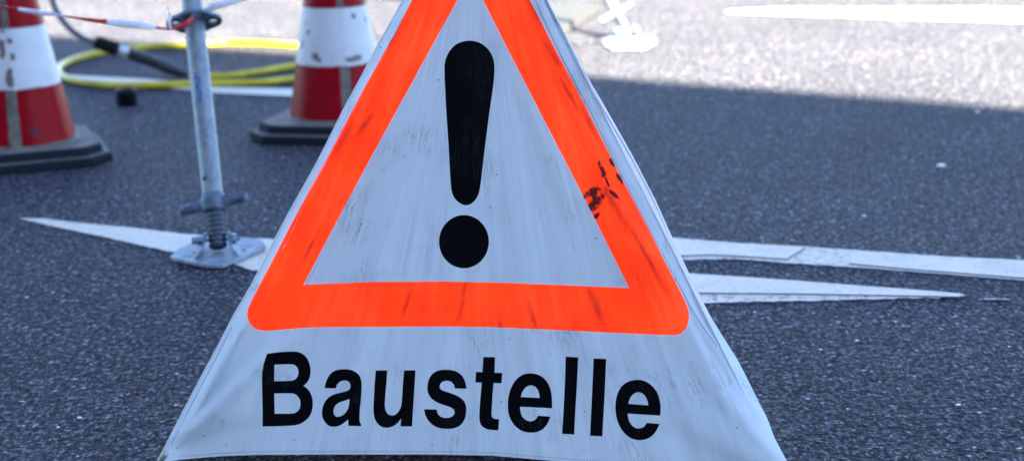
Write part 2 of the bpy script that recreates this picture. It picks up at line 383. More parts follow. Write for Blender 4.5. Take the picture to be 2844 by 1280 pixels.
def zt(pts, ox, oy, s): return [(ox + x / s, oy + y / s) for x, y in pts]
zb = lambda p: zt(p, 700, 960, 4.828)
zu = lambda p: zt(p, 1000, 980, 5.267)
ze = lambda p: zt(p, 1200, 900, 3.05)
LETTERS = [
 (zb([(200,105),(300,90),(400,80),(560,72),(620,80),(680,105),(735,155),(770,230),(787,310),(785,380),(770,440),(740,490),(700,525),(690,533),(730,560),(775,610),(805,680),(817,750),(812,830),(795,900),(760,960),(700,1015),(630,1050),(560,1065),(400,1073),(140,1079),(142,900),(135,600),(132,450),(138,330),(160,220)]),
  [zb([(300,250),(530,243),(575,255),(610,290),(624,340),(618,400),(590,440),(550,462),(500,468),(298,472)]),
   zb([(298,636),(530,631),(580,645),(625,685),(650,740),(650,800),(635,850),(600,885),(560,903),(500,906),(304,907)])]),
 (zb([(972,566),(985,500),(1010,430),(1060,360),(1120,325),(1200,311),(1290,312),(1360,330),(1420,370),(1455,420),(1470,490),(1470,560),(1462,700),(1445,850),(1440,990),(1447,1025),(1465,1047),(1463,1073),(1293,1070),(1287,985),(1230,1035),(1160,1075),(1080,1085),(1020,1065),(970,1015),(940,950),(936,880),(950,800),(985,730),(1040,675),(1110,643),(1200,622),(1270,605),(1305,585),(1320,550),(1318,510),(1300,480),(1270,465),(1220,463),(1175,480),(1140,515),(1122,567)]),
  [zb([(1306,710),(1300,800),(1280,860),(1230,920),(1180,945),(1135,950),(1105,930),(1090,890),(1095,840),(1120,790),(1170,755),(1240,735)])]),
 (zu([(230,252),(398,252),(390,400),(375,560),(363,720),(363,790),(378,850),(410,895),(460,912),(510,903),(555,865),(590,810),(607,750),(618,600),(628,420),(645,252),(811,250),(800,450),(780,750),(760,1071),(592,1068),(600,955),(560,1010),(500,1060),(430,1088),(360,1090),(300,1070),(250,1025),(215,965),(197,880),(195,780),(205,600),(215,420)]), []),
 (zu([(1557,520),(1388,515),(1378,470),(1350,430),(1310,407),(1250,402),(1200,420),(1170,455),(1163,490),(1175,525),(1215,550),(1300,575),(1400,610),(1480,655),(1535,715),(1556,790),(1552,880),(1535,960),(1495,1030),(1430,1080),(1350,1103),(1250,1108),(1150,1095),(1060,1050),(990,980),(950,900),(938,818),(1120,823),(1130,870),(1160,915),(1210,942),(1280,947),(1340,930),(1375,900),(1385,860),(1375,825),(1335,795),(1260,768),(1170,740),(1090,700),(1030,650),(990,580),(982,510),(995,410),(1030,330),(1090,275),(1170,245),(1260,240),(1360,248),(1440,280),(1505,340),(1545,430)]), []),
 (zu([(1802,55),(1976,58),(1967,285),(2080,290),(2070,440),(1955,436),(1940,600),(1928,800),(1922,900),(1935,940),(1965,960),(2034,963),(2022,1126),(1900,1122),(1820,1098),(1765,1050),(1745,980),(1743,900),(1760,650),(1780,430),(1687,426),(1695,273),(1790,277)]), []),
 (ze([(1017,710),(745,697),(748,740),(765,785),(800,815),(840,822),(880,805),(897,772),(1002,780),(985,830),(950,880),(900,910),(840,918),(770,908),(710,870),(665,810),(643,740),(640,660),(652,580),(680,510),(720,455),(775,420),(830,413),(890,420),(945,450),(985,500),(1010,570),(1017,640)]),
  [ze([(752,615),(760,580),(785,540),(815,518),(850,516),(885,535),(905,575),(911,622)])]),
 (ze([(1132,273),(1238,280),(1228,500),(1213,750),(1204,932),(1101,926),(1112,750),(1125,500)]), []),
 (ze([(1368,288),(1475,293),(1462,600),(1442,948),(1338,942),(1352,650)]), []),
 (ze([(1932,772),(1657,755),(1662,800),(1685,850),(1720,877),(1760,882),(1800,865),(1817,833),(1927,842),(1905,895),(1860,950),(1810,975),(1745,982),(1680,965),(1620,915),(1575,840),(1553,750),(1553,660),(1570,580),(1610,515),(1665,480),(1730,468),(1790,473),(1850,505),(1900,560),(1930,640),(1938,710)]),
  [ze([(1662,672),(1675,625),(1705,588),(1740,573),(1775,578),(1805,605),(1825,645),(1831,685)])]),
]
OUTER = [(1260,-212),(1145,0),(1100,88),(1062,155),(1000,267),(982,300),(899,457),(811,618),(734,767),(700,832),(689,855),(685.5,875),(690,892),(700,906),(714,915),(731,918),(751,918),(805,913),(856,909),(913,908),(1073,907),(1240,906),(1364,908),(1528,915),(1685,923),(1870,931),(1887,928),(1901,918),(1911,900),(1914,881),(1912,861),(1904,838),(1878,787),(1798,630),(1719,482),(1628,300),(1575,200),(1539,132),(1500,56),(1471,0),(1364,-213),(1352,-232),(1335,-245),(1312,-250),(1290,-245),(1272,-232)]
INNER = [(1308,-67),(1271,0),(1193,141),(1103.5,304),(1053.5,395),(1004,486),(890,700),(842,791),(925,787),(1004,784),(1038,782.5),(1240,781.5),(1400,785),(1571,792),(1748,800),(1656,616),(1593.5,493.5),(1500,312),(1494,300),(1414,145),(1341.6,0)]
BAR = [(1303,112),(1268,121),(1247.5,142),(1236,168),(1233.4,194),(1239,303),(1246,409),(1251.6,514),(1256,541),(1268,558),(1283,568),(1294,571),(1309,567),(1324,552),(1332.6,529),(1338,485),(1347,409),(1359,315),(1371,233),(1374,191.5),(1371,162),(1356,136),(1332.6,118)]
DOT = [(1288.5 + 69.5 * math.cos(a * math.pi / 18), 671 + 74 * math.sin(a * math.pi / 18)) for a in range(36)]
LEFT = [(1310,-352),(1119,0),(1060,104),(1000,219),(956,300),(879,452),(791,610),(703,780),(649,874),(608,953),(539,1082),(470,1215),(437,1280)]
BOTTOM = [(437,1284),(503,1275),(607,1266),(710,1262),(918,1261),(1200,1261),(1364,1264),(1495,1275),(1560,1280),(1800,1298),(2000,1312),(2207,1325)]
RIGHT = [(2207,1322),(2186,1280),(2151,1214),(2130,1158),(2099,1098),(2070,1040),(2049,999),(2012,941),(1975,881),(1933,800),(1915,761),(1867,659),(1821,556),(1753,425),(1682,300),(1624,200),(1583,118),(1552,60),(1520,0),(1338,-352)]
CREASE = [(2200,1320),(2178,1280),(2136,1218),(2095,1140),(2045,1065),(1987,960),(1962,920),(1925,846),(1895,772),(1853,665),(1809,562),(1741,430),(1670,305),(1612,204),(1570,120),(1540,63),(1508,0),(1334,-348)]

def smooth2(poly, it=2, closed=True):
    pts = [Vector(p) for p in poly]
    for _ in range(it):
        out = []; n = len(pts)
        for i in range(n):
            a, b, c = pts[i - 1], pts[i], pts[(i + 1) % n]
            d1, d2 = (b - a), (c - b)
            if d1.length < 1e-9 or d2.length < 1e-9: continue
            ang = abs(d1.angle(d2))
            if ang < R(3) or ang > R(50): out.append(b)
            else:
                k1 = min(.25, 30 / d1.length); k2 = min(.25, 30 / d2.length)
                out += [b - d1 * k1, b + d2 * k2]
        pts = out
    return pts
def uvp(poly): return [S(p[0], p[1]) for p in poly]
P_OUT, P_IN, P_BAR, P_DOT = (uvp(smooth2(q)) for q in (OUTER, INNER, BAR, DOT))
P_LET = [(uvp(smooth2(o)), [uvp(smooth2(h)) for h in hs]) for o, hs in LETTERS]
P_EDGE = uvp(LEFT + BOTTOM + RIGHT)
P_CREASE = uvp(CREASE); P_LEFTL = uvp(LEFT)
def inside(p, poly):
    x, y = p; c = False; n = len(poly); j = n - 1
    for i in range(n):
        xi, yi = poly[i]; xj, yj = poly[j]
        if (yi > y) != (yj > y) and x < (xj - xi) * (y - yi) / (yj - yi) + xi: c = not c
        j = i
    return c
def dist_line(p, line):                     # signed distance (positive on the right when walking up the face)
    best = 9; sg = 1; tt = 0; L = 0
    for i in range(len(line) - 1):
        a, b = line[i], line[i + 1]; ab = b - a; k = max(0, min(1, (p - a).dot(ab) / ab.length_squared))
        q = a + ab * k; d = (p - q).length
        if d < best: best = d; sg = 1 if (ab.x * (p - a).y - ab.y * (p - a).x) < 0 else -1; tt = L + k * ab.length
        L += ab.length
    return best * sg, tt / L
F_LEFT = uvp([(440,1278),(462,1228),(538,1186),(593,1138),(642,1086),(711,1020),(780,963),(860,920)])
F_LEFT2 = uvp([(440,1279),(520,1240),(640,1200),(760,1180)])
F_LEFT3 = uvp([(445,1270),(520,1140),(590,1030),(655,930)])
F_R1 = uvp([(2190,1300),(2110,1230),(2000,1090),(1930,960),(1872,846),(1798,698),(1696,545),(1630,400),(1570,280)])
F_R2 = uvp([(2190,1300),(2060,1200),(1930,1060),(1830,900),(1740,760)])
F_R3 = uvp([(2150,1290),(2010,1240),(1880,1150),(1760,1040)])
F_R4 = uvp([(1840,760),(1880,830),(1930,920),(1990,1010),(2060,1110)])
FM = [uvp(q) for q in ([(1590,830),(1620,880),(1650,960),(1680,1040)], [(1455,880),(1462,980),(1500,1080)], [(1010,930),(990,1010),(960,1120)], [(1390,60),(1450,240),(1520,430),(1590,620)], [(1180,110),(1110,300),(1030,500)])]
def fold(p):
    d = 0.0
    def ridge(line, amp, w, skew=0.0, fade=(0, 0)):
        s, t = dist_line(p, line)
        g = math.exp(-(s / w) ** 2); 
        if s * skew > 0: g = math.exp(-(s / (w * 2.6)) ** 2)
        f = 1.0
        if fade[0]: f *= min(1, t / fade[0])
        if fade[1]: f *= min(1, (1 - t) / fade[1])
        return amp * g * f
    d += ridge(F_LEFT, .017, .013, 0, (.12, .45))
    d -= ridge(F_LEFT2, .012, .018, 1, (.15, .6))
    d -= ridge(F_LEFT3, .007, .012, 1, (.15, .3))
    d += ridge(F_R1, .012, .017, -1, (.1, .35))
    d -= ridge(F_R2, .005, .02, 1, (.1, .5))
    d += ridge(F_R3, .0045, .018, 1, (.1, .6))
    d -= ridge(F_R4, .0045, .010, 1, (.3, .3))
    for i, q in enumerate(FM): d += ridge(q, .0028, .011, (-1) ** i, (.3, .3))
    dl = abs(dist_line(p, P_LEFTL)[0]); ef = min(1, dl / .045); ef = ef * ef * (3 - 2 * ef)
    if d < 0: d *= ef
    v = APX - p; rr = v.length; th = math.atan2(v.x, v.y)
    d += .0022 * noise.noise(Vector((th * 16, rr * 1.6, 1.3))) * min(1, rr / .3)
    d += .0012 * noise.noise(Vector((th * 45, rr * 3.5, 4.1)))
    d += .0060 * noise.noise(Vector((p.x * 2.3, p.y * 2.0, 8.2))) * ef
    # cloth is drawn tight over the legs
    return d
def cdisp(p):
    s, t = dist_line(p, P_CREASE)
    d = fold(p)
    w = .004
    if s > -w * 3:                          # round over the leg and turn back
        k = 1.25 if p.y > .35 else 1.0
        x = s / w
        d -= k * w * (math.log1p(math.exp(x)) if x < 20 else x)
        d += .0035 * noise.noise(Vector((p.y * 22, 0, 5))) * min(1, max(0, s) / .01)
    return d
# conforming mesh
cv = []; ce = []
def add_loop(poly, closed=True):
    k = len(cv); n = len(poly)
    dense = []
    for i in range(n if closed else n - 1):
        a, b = poly[i], poly[(i + 1) % n]; q = max(1, int((b - a).length / .012))
        for j in range(q): dense.append(a.lerp(b, j / q))
    if not closed: dense.append(poly[-1])
    cv.extend(dense)
    for i in range(len(dense) - (0 if closed else 1)): ce.append((k + i, k + (i + 1) % len(dense)))
    return dense
EDGE_D = add_loop(P_EDGE)
for q in (P_OUT, P_IN, P_BAR, P_DOT): add_loop(q)
for o, hs in P_LET:
    add_loop(o)
    for h in hs: add_loop(h)
add_loop(P_CREASE[1:-1], False)
uu0 = min(p.x for p in P_EDGE); uu1 = max(p.x for p in P_EDGE); vv1 = max(p.y for p in P_EDGE)
st = .0085; y = 0.0; row = 0
while y < vv1:
    x = uu0 + (st / 2 if row % 2 else 0)
    while x < uu1:
        p = Vector((x, y))
        if inside(p, P_EDGE): cv.append(p)
        x += st
    y += st * .87; row += 1
for d_ in (.004, .009, .014, .020):         # extra rows beside the crease
    for i in range(160):
        t = i / 159 * (len(P_CREASE) - 1.001); k = int(t); a, b = P_CREASE[k], P_CREASE[k + 1]
        q = a.lerp(b, t - k); nx = Vector((b - a).normalized()); nx = Vector((nx.y, -nx.x))
        for sg in (-1, 1):
            w_ = q + nx * d_ * sg
            if inside(w_, P_EDGE): cv.append(w_)
res = delaunay_2d_cdt(cv, ce, [], 0, 1e-5)
V2, T = res[0], res[2]
def region(c):
    for i, (o, hs) in enumerate(P_LET):
        if inside(c, o) and not any(inside(c, h) for h in hs): return 'letter%d' % i
    if inside(c, P_DOT) or inside(c, P_BAR): return 'mark'
    if inside(c, P_OUT) and not inside(c, P_IN): return 'orange'
    return 'white'
pos = []
for v in V2:
    d = cdisp(v) * NS
    base = S3(v.x, v.y); rr_ = (base - CAM)
    pos.append(base + rr_ * (d / rr_.dot(Nn)))
vn = [Vector() for _ in V2]; tris = []
for f in T:
    c = sum((V2[i] for i in f), Vector((0, 0))) / len(f)
    if not inside(c, P_EDGE): continue
    a, b, cc = (pos[i] for i in f[:3]); n = (b - a).cross(cc - a)
    f = list(f)
    if n.dot(Nn * NS) < 0 and abs(n.normalized().dot(Nn)) > .05: f.reverse(); n = -n
    for i in f: vn[i] += n
    tris.append((tuple(f), region(c)))
vn = [n.normalized() if n.length else Nn * NS for n in vn]

def scuff(px, py, rx, ry, ang, st=1): s = S(px, py); return (s.x, s.y, rx, ry, R(ang), st)
SCUFFS = [scuff(1645, 535, .024, .011, 35), scuff(1655, 560, .024, .013, 50), scuff(1645, 578, .022, .010, 60), scuff(1658, 598, .010, .006, 60), scuff(1673, 475, .024, .006, -68), scuff(1686, 505, .020, .003, -65),
          scuff(1705, 540, .022, .005, -40), scuff(1700, 452, .014, .005, -62), scuff(1722, 498, .014, .005, -62),
          scuff(955, 385, .06, .010, 62, 0), scuff(1010, 350, .05, .008, 55, 0), scuff(1655, 850, .062, .013, -68, 0), scuff(1085, 110, .05, .012, 60, 0), scuff(1490, 40, .05, .012, -60, 0), scuff(1635, 340, .06, .008, -62, 0), scuff(1480, 880, .05, .008, -72, 0), scuff(1290, 800, .03, .008, 70, 0),
          scuff(1790, 700, .12, .008, -60, 0), scuff(1700, 560, .09, .010, -60, 0), scuff(1280, 860, .05, .006, 75, 0), scuff(1130, 840, .05, .006, 72, 0), scuff(1390, 905, .03, .006, -80, 0), scuff(860, 690, .06, .006, 62, 0), scuff(1540, 160, .07, .010, -60, 0), scuff(1580, 260, .06, .006, -60, 0)]
M_WHITE = foil_mat('white_vinyl', 'white'); M_ORANGE = foil_mat('fluorescent_orange_vinyl', 'orange'); M_PRINT = foil_mat('black_print_vinyl', 'black')

sign_root = empty('warning_sign', (B0 + B1) / 2 + BACK * inr, 'white folding tent sign with an orange bordered triangle and exclamation mark, standing in front', 'warning sign')
def uvs(me, idx):
    l1 = me.uv_layers.new(name='polar'); l2 = me.uv_layers.new(name='plane')
    for lp in me.loops:
        p = V2[idx[lp.vertex_index]]; v = APX - p
        l1.data[lp.index].uv = (math.atan2(v.x, v.y), v.length); l2.data[lp.index].uv = (p.x, p.y)
cen = sign_root.location.copy()
def panel_part(name, reg, mat, parent, rot):
    use = sorted({i for f, r in tris if r in reg for i in f}); mp = {a: b for b, a in enumerate(use)}
    M = Matrix.Rotation(rot, 3, 'Z'); sc = 1.0 if rot == 0 else .972
    def tr(p):
        q = M @ (p - cen); return Vector((q.x * sc, q.y * sc, q.z)) + cen
    o = mk(name, [tr(pos[i]) for i in use], [tuple(mp[i] for i in f) for f, r in tris if r in reg], mat, parent)
    uvs(o.data, use)
    if len(o.data.vertices) == len(use):
        o.data.normals_split_custom_set_from_vertices([tuple(M @ vn[i]) for i in use])
    return o
regs_let = ['letter%d' % i for i in range(9)]
for rot in (0, R(120), R(-120)):
    pn = panel_part('fabric_panel', ['white'], M_WHITE, sign_root, rot)
    panel_part('border', ['orange'], M_ORANGE, pn, rot)
    panel_part('exclamation_mark', ['mark'], M_PRINT, pn, rot)
    if rot == 0:
        for i in range(9): panel_part('letter', ['letter%d' % i], M_PRINT, pn, rot)
    else: panel_part('lettering', regs_let, M_PRINT, pn, rot)
# stitching along the hem and up the right-hand seam, edge piping on the left
M_THREAD = simple('grey_thread', (.20, .25, .33), .7, 0, .2, 60)
M_PIPE = simple('white_piping', (.62, .64, .66), .45, 0, .1, 60)
def on_face(px, py, out_=.0006):
    p = S(px, py); d = (cdisp(p) + out_) * NS; b = S3(p.x, p.y); rr_ = b - CAM
    return b + rr_ * (d / rr_.dot(Nn))
st_mb = MB()
hem = spline([Vector((x, y - 8.5, 0)) for x, y in BOTTOM[1:-1]], 60)
for i in range(0, len(hem) - 2, 2):
    a, b = hem[i], hem[i + 1]
    st_mb.tube([on_face(a.x, a.y), on_face(b.x, b.y)], .00045, 5)
st_mb.build('hem_stitching', M_THREAD, sign_root)
seam = spline([Vector((x, y, 0)) for x, y in [(1440,-100),(1500,33),(1547,134),(1578,194),(1640,312),(1700,436),(1770,573),(1833,693),(1890,800),(1921,858),(1962,921),(1990,960)]], 20)
sm = MB(); sm.tube([on_face(p.x, p.y, .0) for p in seam], .0005, 6); sm.build('seam', M_THREAD, sign_root)
seam2 = spline([Vector((x, y, 0)) for x, y in [(1500,-35),(1531,38),(1556,80),(1582,130),(1613,192),(1672,300),(1743,421),(1812,552),(1855,648)]], 12)
sm = MB(); sm.tube([on_face(p.x, p.y, .0) for p in seam2], [.0007] * (len(seam2) - 12) + [.0007 - .0005 * k / 11 for k in range(12)], 6); sm.build('seam', M_THREAD, sign_root)
pp = MB(); lf = spline([Vector((x, y, 0)) for x, y in LEFT], 6); pp.tube([on_face(p.x + 2, p.y, .0) for p in lf], .0018, 8); pp.build('edge_piping', M_PIPE, sign_root)
lf2 = spline([Vector((x, y, 0)) for x, y in [(640,905),(612,962),(546,1086),(480,1215),(450,1268)]], 8)
sm = MB(); sm.tube([on_face(p.x + 5, p.y, .0) for p in lf2], .0005, 6); sm.build('seam', M_THREAD, sign_root)
M_ALU = simple('aluminium_tube', (.62, .62, .62), .3, .9, .1, 60)
ax_top = Vector((cen.x, cen.y, apex.z - .075))
for k in range(3):
    M = Matrix.Rotation(R(120 * k), 3, 'Z'); foot = cen + M @ (B1 - cen) * .955
    foot.z = .012; lg = MB(); lg.tube([foot + (ax_top - foot) * .01, ax_top + (foot - ax_top) * .05], .006, 10); leg = lg.build('leg', M_ALU, sign_root)
    fb = cen + M @ (B1 - cen) * .992
    fm = MB(); fm.lathe(Vector((fb.x, fb.y, 0)), (ax_top - fb), [(.002, .003), (.003, .0050), (.014, .006), (.018, .0055), (.019, .004)], 16); fm.build('foot', simple('zinc_foot', (.42, .40, .38), .4, .6, .2, 60), leg)
cp = MB(); cp.lathe(Vector((cen.x, cen.y, apex.z - .055)), Vector((0, 0, 1)), [(0, .036), (.03, .030), (.05, .022), (.058, .012), (.06, .004)], 24); cp.build('cap', M_BLACK, sign_root)

# ------------------------------------------------------------------ scaffold props with swivelling foot plates
def line_at(hinge, px, py, k_back):
    """point seen at (px,py) on a pole that leans k_back metres away per metre of height"""
    r = ray(px, py); k = (hinge.y + k_back * (CAM.z - hinge.z) - CAM.y) / (r.y - k_back * r.z)
    return CAM + r * k
M_BOLT = simple('zinc_bolt', (.16, .24, .33), .4, .8, .3, 90, .2)
def make_prop(plate_px, hinge, axis, hdir, bolt, label, length, ring_at, marks=None):
    axis = axis.normalized(); c0 = Vector((hinge.x, hinge.y, 0))
    root = empty('scaffold_prop', c0, label, 'scaffold prop', 'scaffold props on swivelling foot plates')
    # foot plate
    poly = [G(x, y, .0) + Vector((0, 0, .005)) for x, y in plate_px]
    area = sum(poly[i].x * poly[(i + 1) % len(poly)].y - poly[(i + 1) % len(poly)].x * poly[i].y for i in range(len(poly)))
    if area < 0: poly.reverse()
    pl = MB(); pl.prism(poly, Vector((0, 0, .007)), .0012)
    plate = pl.build('foot_plate', M_PLATE, root, sharp=35)
    bx = Vector((bolt.x, bolt.y, 0)).normalized(); by = Vector((-bx.y, bx.x, 0)); up = Vector((0, 0, 1))
    zt_ = .0122
    for sx, sy in ((-.055, 0), (.058, .0)):
        hm = MB(); hm.lathe(c0 + bx * sx + by * sy + up * (zt_ - .0003), up, [(0, .0055), (.0008, .0055)], 14)
        hm.build('plate_hole_disc', M_DARK, plate)  # black disc on the plate, paints the dark inside of a hole
    hz = hinge.z
    for s in (-1, 1):
        lg = MB(); prof = [(-.045, zt_), (.045, zt_), (.034, hz * .6), (.018, hz + .006), (.010, hz + .017), (-.010, hz + .017), (-.018, hz + .006), (-.034, hz * .6)]
        rows = []
        th = .006
        for k, (t, z) in enumerate(prof):
            flare = .020 * max(0, 1 - (z - zt_) / (hz * .8)) ** 1.6
            rows.append((c0 + bx * s * (.0235 + flare) + by * t + up * z))
        n = len(rows); vs = rows + [p + bx * s * th for p in rows]
        # triangulated as a lofted strip so the flared foot can curve
        N = 9; vs = []; fs = []
        for i in range(N + 1):
            z = zt_ - .001 + (hz + .017 - zt_) * i / N; q = i / N
            w = .047 * (1 - q) ** 1.25 + .012; 
            if q > .85: w *= math.sqrt(max(.05, 1 - ((q - .85) / .17) ** 2))
            fl = .022 * (1 - q) ** 2.4
            for xx, t in ((0, -w), (0, w), (th, w), (th, -w)): vs.append(c0 + bx * s * (.0235 + fl + xx) + by * t + up * z)
        for i in range(N):
            for a in range(4):
                b = (a + 1) % 4; fs.append((i * 4 + a, i * 4 + b, i * 4 + 4 + b, i * 4 + 4 + a))
        fs += [(3, 2, 1, 0), (N * 4, N * 4 + 1, N * 4 + 2, N * 4 + 3)]
        if s < 0: fs = [tuple(reversed(f)) for f in fs]
        lg.add(vs, fs); lg.build('lug', M_LUG, root, sharp=40)
    bl = MB(); hc = Vector((c0.x, c0.y, hz))
    bl.lathe(hc - bx * .052, bx, [(0, .005), (.104, .005)], 12)
    bl.lathe(hc + bx * .031, bx, [(0, .011), (.001, .0125), (.011, .0125), (.012, .011)], 6)
    bl.lathe(hc - bx * .031, -bx, [(0, .011), (.001, .0125), (.013, .0125), (.014, .011)], 6)
    bl.lathe(hc - bx * .045, -bx, [(0, .0085), (.012, .0085), (.013, .007)], 12)
    bl.build('bolt', M_BOLT, root, sharp=30)
    # threaded spindle
    prof = [(-.022, .013), (-.020, .0178)]; k = 0; h = -.018
    while h < .14:
        prof += [(h, .0172), (h + .003, .0208), (h + .0062, .0208), (h + .0088, .0172)]; h += .0115
    sp = MB(); sp.lathe(hc, axis, prof, 28); sp.build('spindle', M_THREADS, root, sharp=50)
    # collar nut with two wings
    cz = .068; cm = MB(); cm.lathe(hc + axis * cz, axis, [(0, .0205), (0, .0265), (.004, .0285), (.026, .0285), (.036, .0262), (.040, .0262)], 28)
    w = (hdir - axis * hdir.dot(axis)).normalized(); q = axis.cross(w)
    nut = cm.build('collar_nut', M_STEEL, root, sharp=40)
    for s in (-1, 1):
        hm = MB(); a0 = hc + axis * (cz + .017)
        pts = [(.024, .0145, .0105), (.035, .0125, .0100), (.074, .0115, .0095), (.080, .0105, .009), (.083, .007, .006)]
        vs = []; fs = []
        for d, hh, ww in pts:
            for i in range(8):
                t = math.pi * 2 * (i + .5) / 8; vs.append(a0 + w * s * d + axis * hh * math.cos(t) * 1.08 + q * ww * math.sin(t) * 1.08)
        for j in range(len(pts) - 1):
            for i in range(8):
                b = (i + 1) % 8; fs.append((j * 8 + i, j * 8 + b, j * 8 + 8 + b, j * 8 + 8 + i))
        fs += [tuple(range(7, -1, -1)), tuple((len(pts) - 1) * 8 + i for i in range(8))]
        if s > 0: fs = [tuple(reversed(f)) for f in fs]
        hm.add(vs, fs); hm.build('handle', M_STEEL, nut, sharp=50)
    # tube
    t0 = cz + .038; tb = MB()
    tb.lathe(hc + axis * t0, axis, [(0, .0215), (0, .0240), (.001, .02415)] + [(.02 * i + .002, .02415) for i in range(int(length / .02))] + [(length, .02415), (length, .0215)], 40)
    tube = tb.build('pole', M_GALV, root, sharp=40)
    to_cam = (CAM - hc); to_cam = (to_cam - axis * to_cam.dot(axis)).normalized(); sx_ = axis.cross(to_cam).normalized()
    if sx_.x < 0: sx_ = -sx_
    ho = MB(); ha = R(-38); dd = to_cam * math.cos(ha) + sx_ * math.sin(ha)
    ho.lathe(hc + axis * (t0 + .036) + dd * .0236, dd, [(0, .0052), (.0008, .0052)], 14); ho.build('drilled_hole_disc', M_DARK, tube)  # black disc on the tube skin stands for a hole's shaded inside
    # rosette
    n = 96; ro = .065; th = .008; vs = []; fs = []
    rc = hc + axis * ring_at
    def orad(a):
        k = math.cos(a * 4) * .5 + .5; return ro - .0075 * (1 - k) ** 2.2
    # plate with eight holes cut by a constrained triangulation
    x_ = to_cam; y_ = axis.cross(x_); pts = []; eds = []; loops = []
    def loop(ps):
        k = len(pts); pts.extend(ps); m_ = len(ps)
        for i in range(m_): eds.append((k + i, k + (i + 1) % m_))
        loops.append([Vector(p) for p in ps])
    off = R(4)
    loop([Vector((orad(2 * math.pi * i / n) * math.cos(2 * math.pi * i / n + off), orad(2 * math.pi * i / n) * math.sin(2 * math.pi * i / n + off))) for i in range(n)])
    loop([Vector((.0236 * math.cos(2 * math.pi * i / 32), .0236 * math.sin(2 * math.pi * i / 32))) for i in range(32)])
    for j in range(8):
        a = off + j * math.pi / 4; cx = .0440; big = j % 2 == 0
        ra, rt = (.0112, .0138) if big else (.0070, .0065); ps = []
        for i in range(18):
            t = 2 * math.pi * i / 18; u_, v_ = cx + ra * math.cos(t), rt * math.sin(t)
            ps.append(Vector((u_ * math.cos(a) - v_ * math.sin(a), u_ * math.sin(a) + v_ * math.cos(a))))
        loop(ps)
    rs = delaunay_2d_cdt(pts, eds, [], 0, 1e-6)
    fl = []
    for f in rs[2]:
        c = sum((rs[0][i] for i in f), Vector((0, 0))) / 3
        if inside(c, loops[0]) and not any(inside(c, q_) for q_ in loops[1:]): fl.append(tuple(f))
    m_ = len(rs[0]); P3 = lambda p, z: rc + x_ * p.x + y_ * p.y + axis * z
    vs = [P3(p, th / 2) for p in rs[0]] + [P3(p, -th / 2) for p in rs[0]]
    eg = set()
    for f in fl:
        for i in range(3): eg.add((f[i], f[(i + 1) % 3]))
    fs = fl + [tuple(m_ + i for i in reversed(f)) for f in fl] + [(b, a, a + m_, b + m_) for a, b in eg if (b, a) not in eg]
    mk('rosette', vs, fs, M_STEEL, root, sharp=30)
    if marks:
        mm = MB()
        for stroke in marks:                 # blue crayon strokes on the tube skin
            q3 = []
            for hgt, ang in stroke:
                dd = to_cam * math.cos(ang) + sx_ * math.sin(ang); q3.append(hc + axis * hgt + dd * .0241)
            mm.tube(spline(q3, 5), .0026, 6)
        mm.build('chalk_mark', simple('blue_crayon', (.02, .10, .40), .7, 0, .2, 90), tube)
    return root, hc, axis

hinge = G(607, 712, 0); hinge = Vector((hinge.x, hinge.y, .040))
LEAN = .56
topp = line_at(hinge, 533, 0, LEAN); ax1 = (topp - hinge).normalized()
def along(px, py, h0, ax):                  # height along the axis nearest to that bearing
    best = None
    for i in range(400):
        p = h0 + ax * (i * .004); q = proj(p); e = abs(q[1] - py)
        if best is None or e < best[0]: best = (e, i * .004)
    return best[1]
ring1 = along(0, 60, hinge, ax1); m1 = along(0, 238, hinge, ax1); m2 = along(0, 276, hinge, ax1)
print('prop', hinge, ax1, 'ring', ring1, 'collar at', proj(hinge + ax1 * .115))
# wings: turned about the spindle until they rise to the right by the slope seen
def wing_dir(ax, slope):
    x, y, _ = frame_of(ax); best = None
    for i in range(360):
        d = x * math.cos(R(i)) + y * math.sin(R(i)); a = proj(hinge + d * -.08); b = proj(hinge + d * .08)
        if b[0] - a[0] < 150: continue
        e = abs((b[1] - a[1]) / (b[0] - a[0]) - slope)
        if best is None or e < best[0]: best = (e, d)
    return best[1] if best else x
wd = wing_dir(ax1, -.22)
marks = [[(m1 + .012, -.62), (m1 + .012, -.25), (m1 + .002, -.1), (m1 - .010, -.3), (m1 - .013, -.6)], [(m2 + .014, -.42), (m2 + .013, -.1), (m2, -.08), (m2 - .013, -.14)]]
make_prop([(474, 724), (478, 729), (575, 751), (618, 751), (737, 701), (738, 694), (728, 680), (650, 668), (560, 676), (500, 703)], hinge, ax1, wd, Vector((1, .10, 0)),
          'galvanized scaffold prop left of the sign, blue marks on its tube, barrier tape round it', 1.5, ring1, marks)
h2 = G(1742, 112, 0); h2 = Vector((h2.x, h2.y, .040))
p2 = line_at(h2, 1690, -2, .30); ax2 = (p2 - h2).normalized()
make_prop([(1674, 124), (1684, 137), (1700, 142), (1795, 141), (1815, 131), (1826, 120), (1812, 109), (1700, 108)], h2, ax2, Vector((1, .25, 0)), Vector((1, .35, 0)),
          'sunlit scaffold prop leaning to the left on its foot plate, far behind the sign', 1.5, .72)

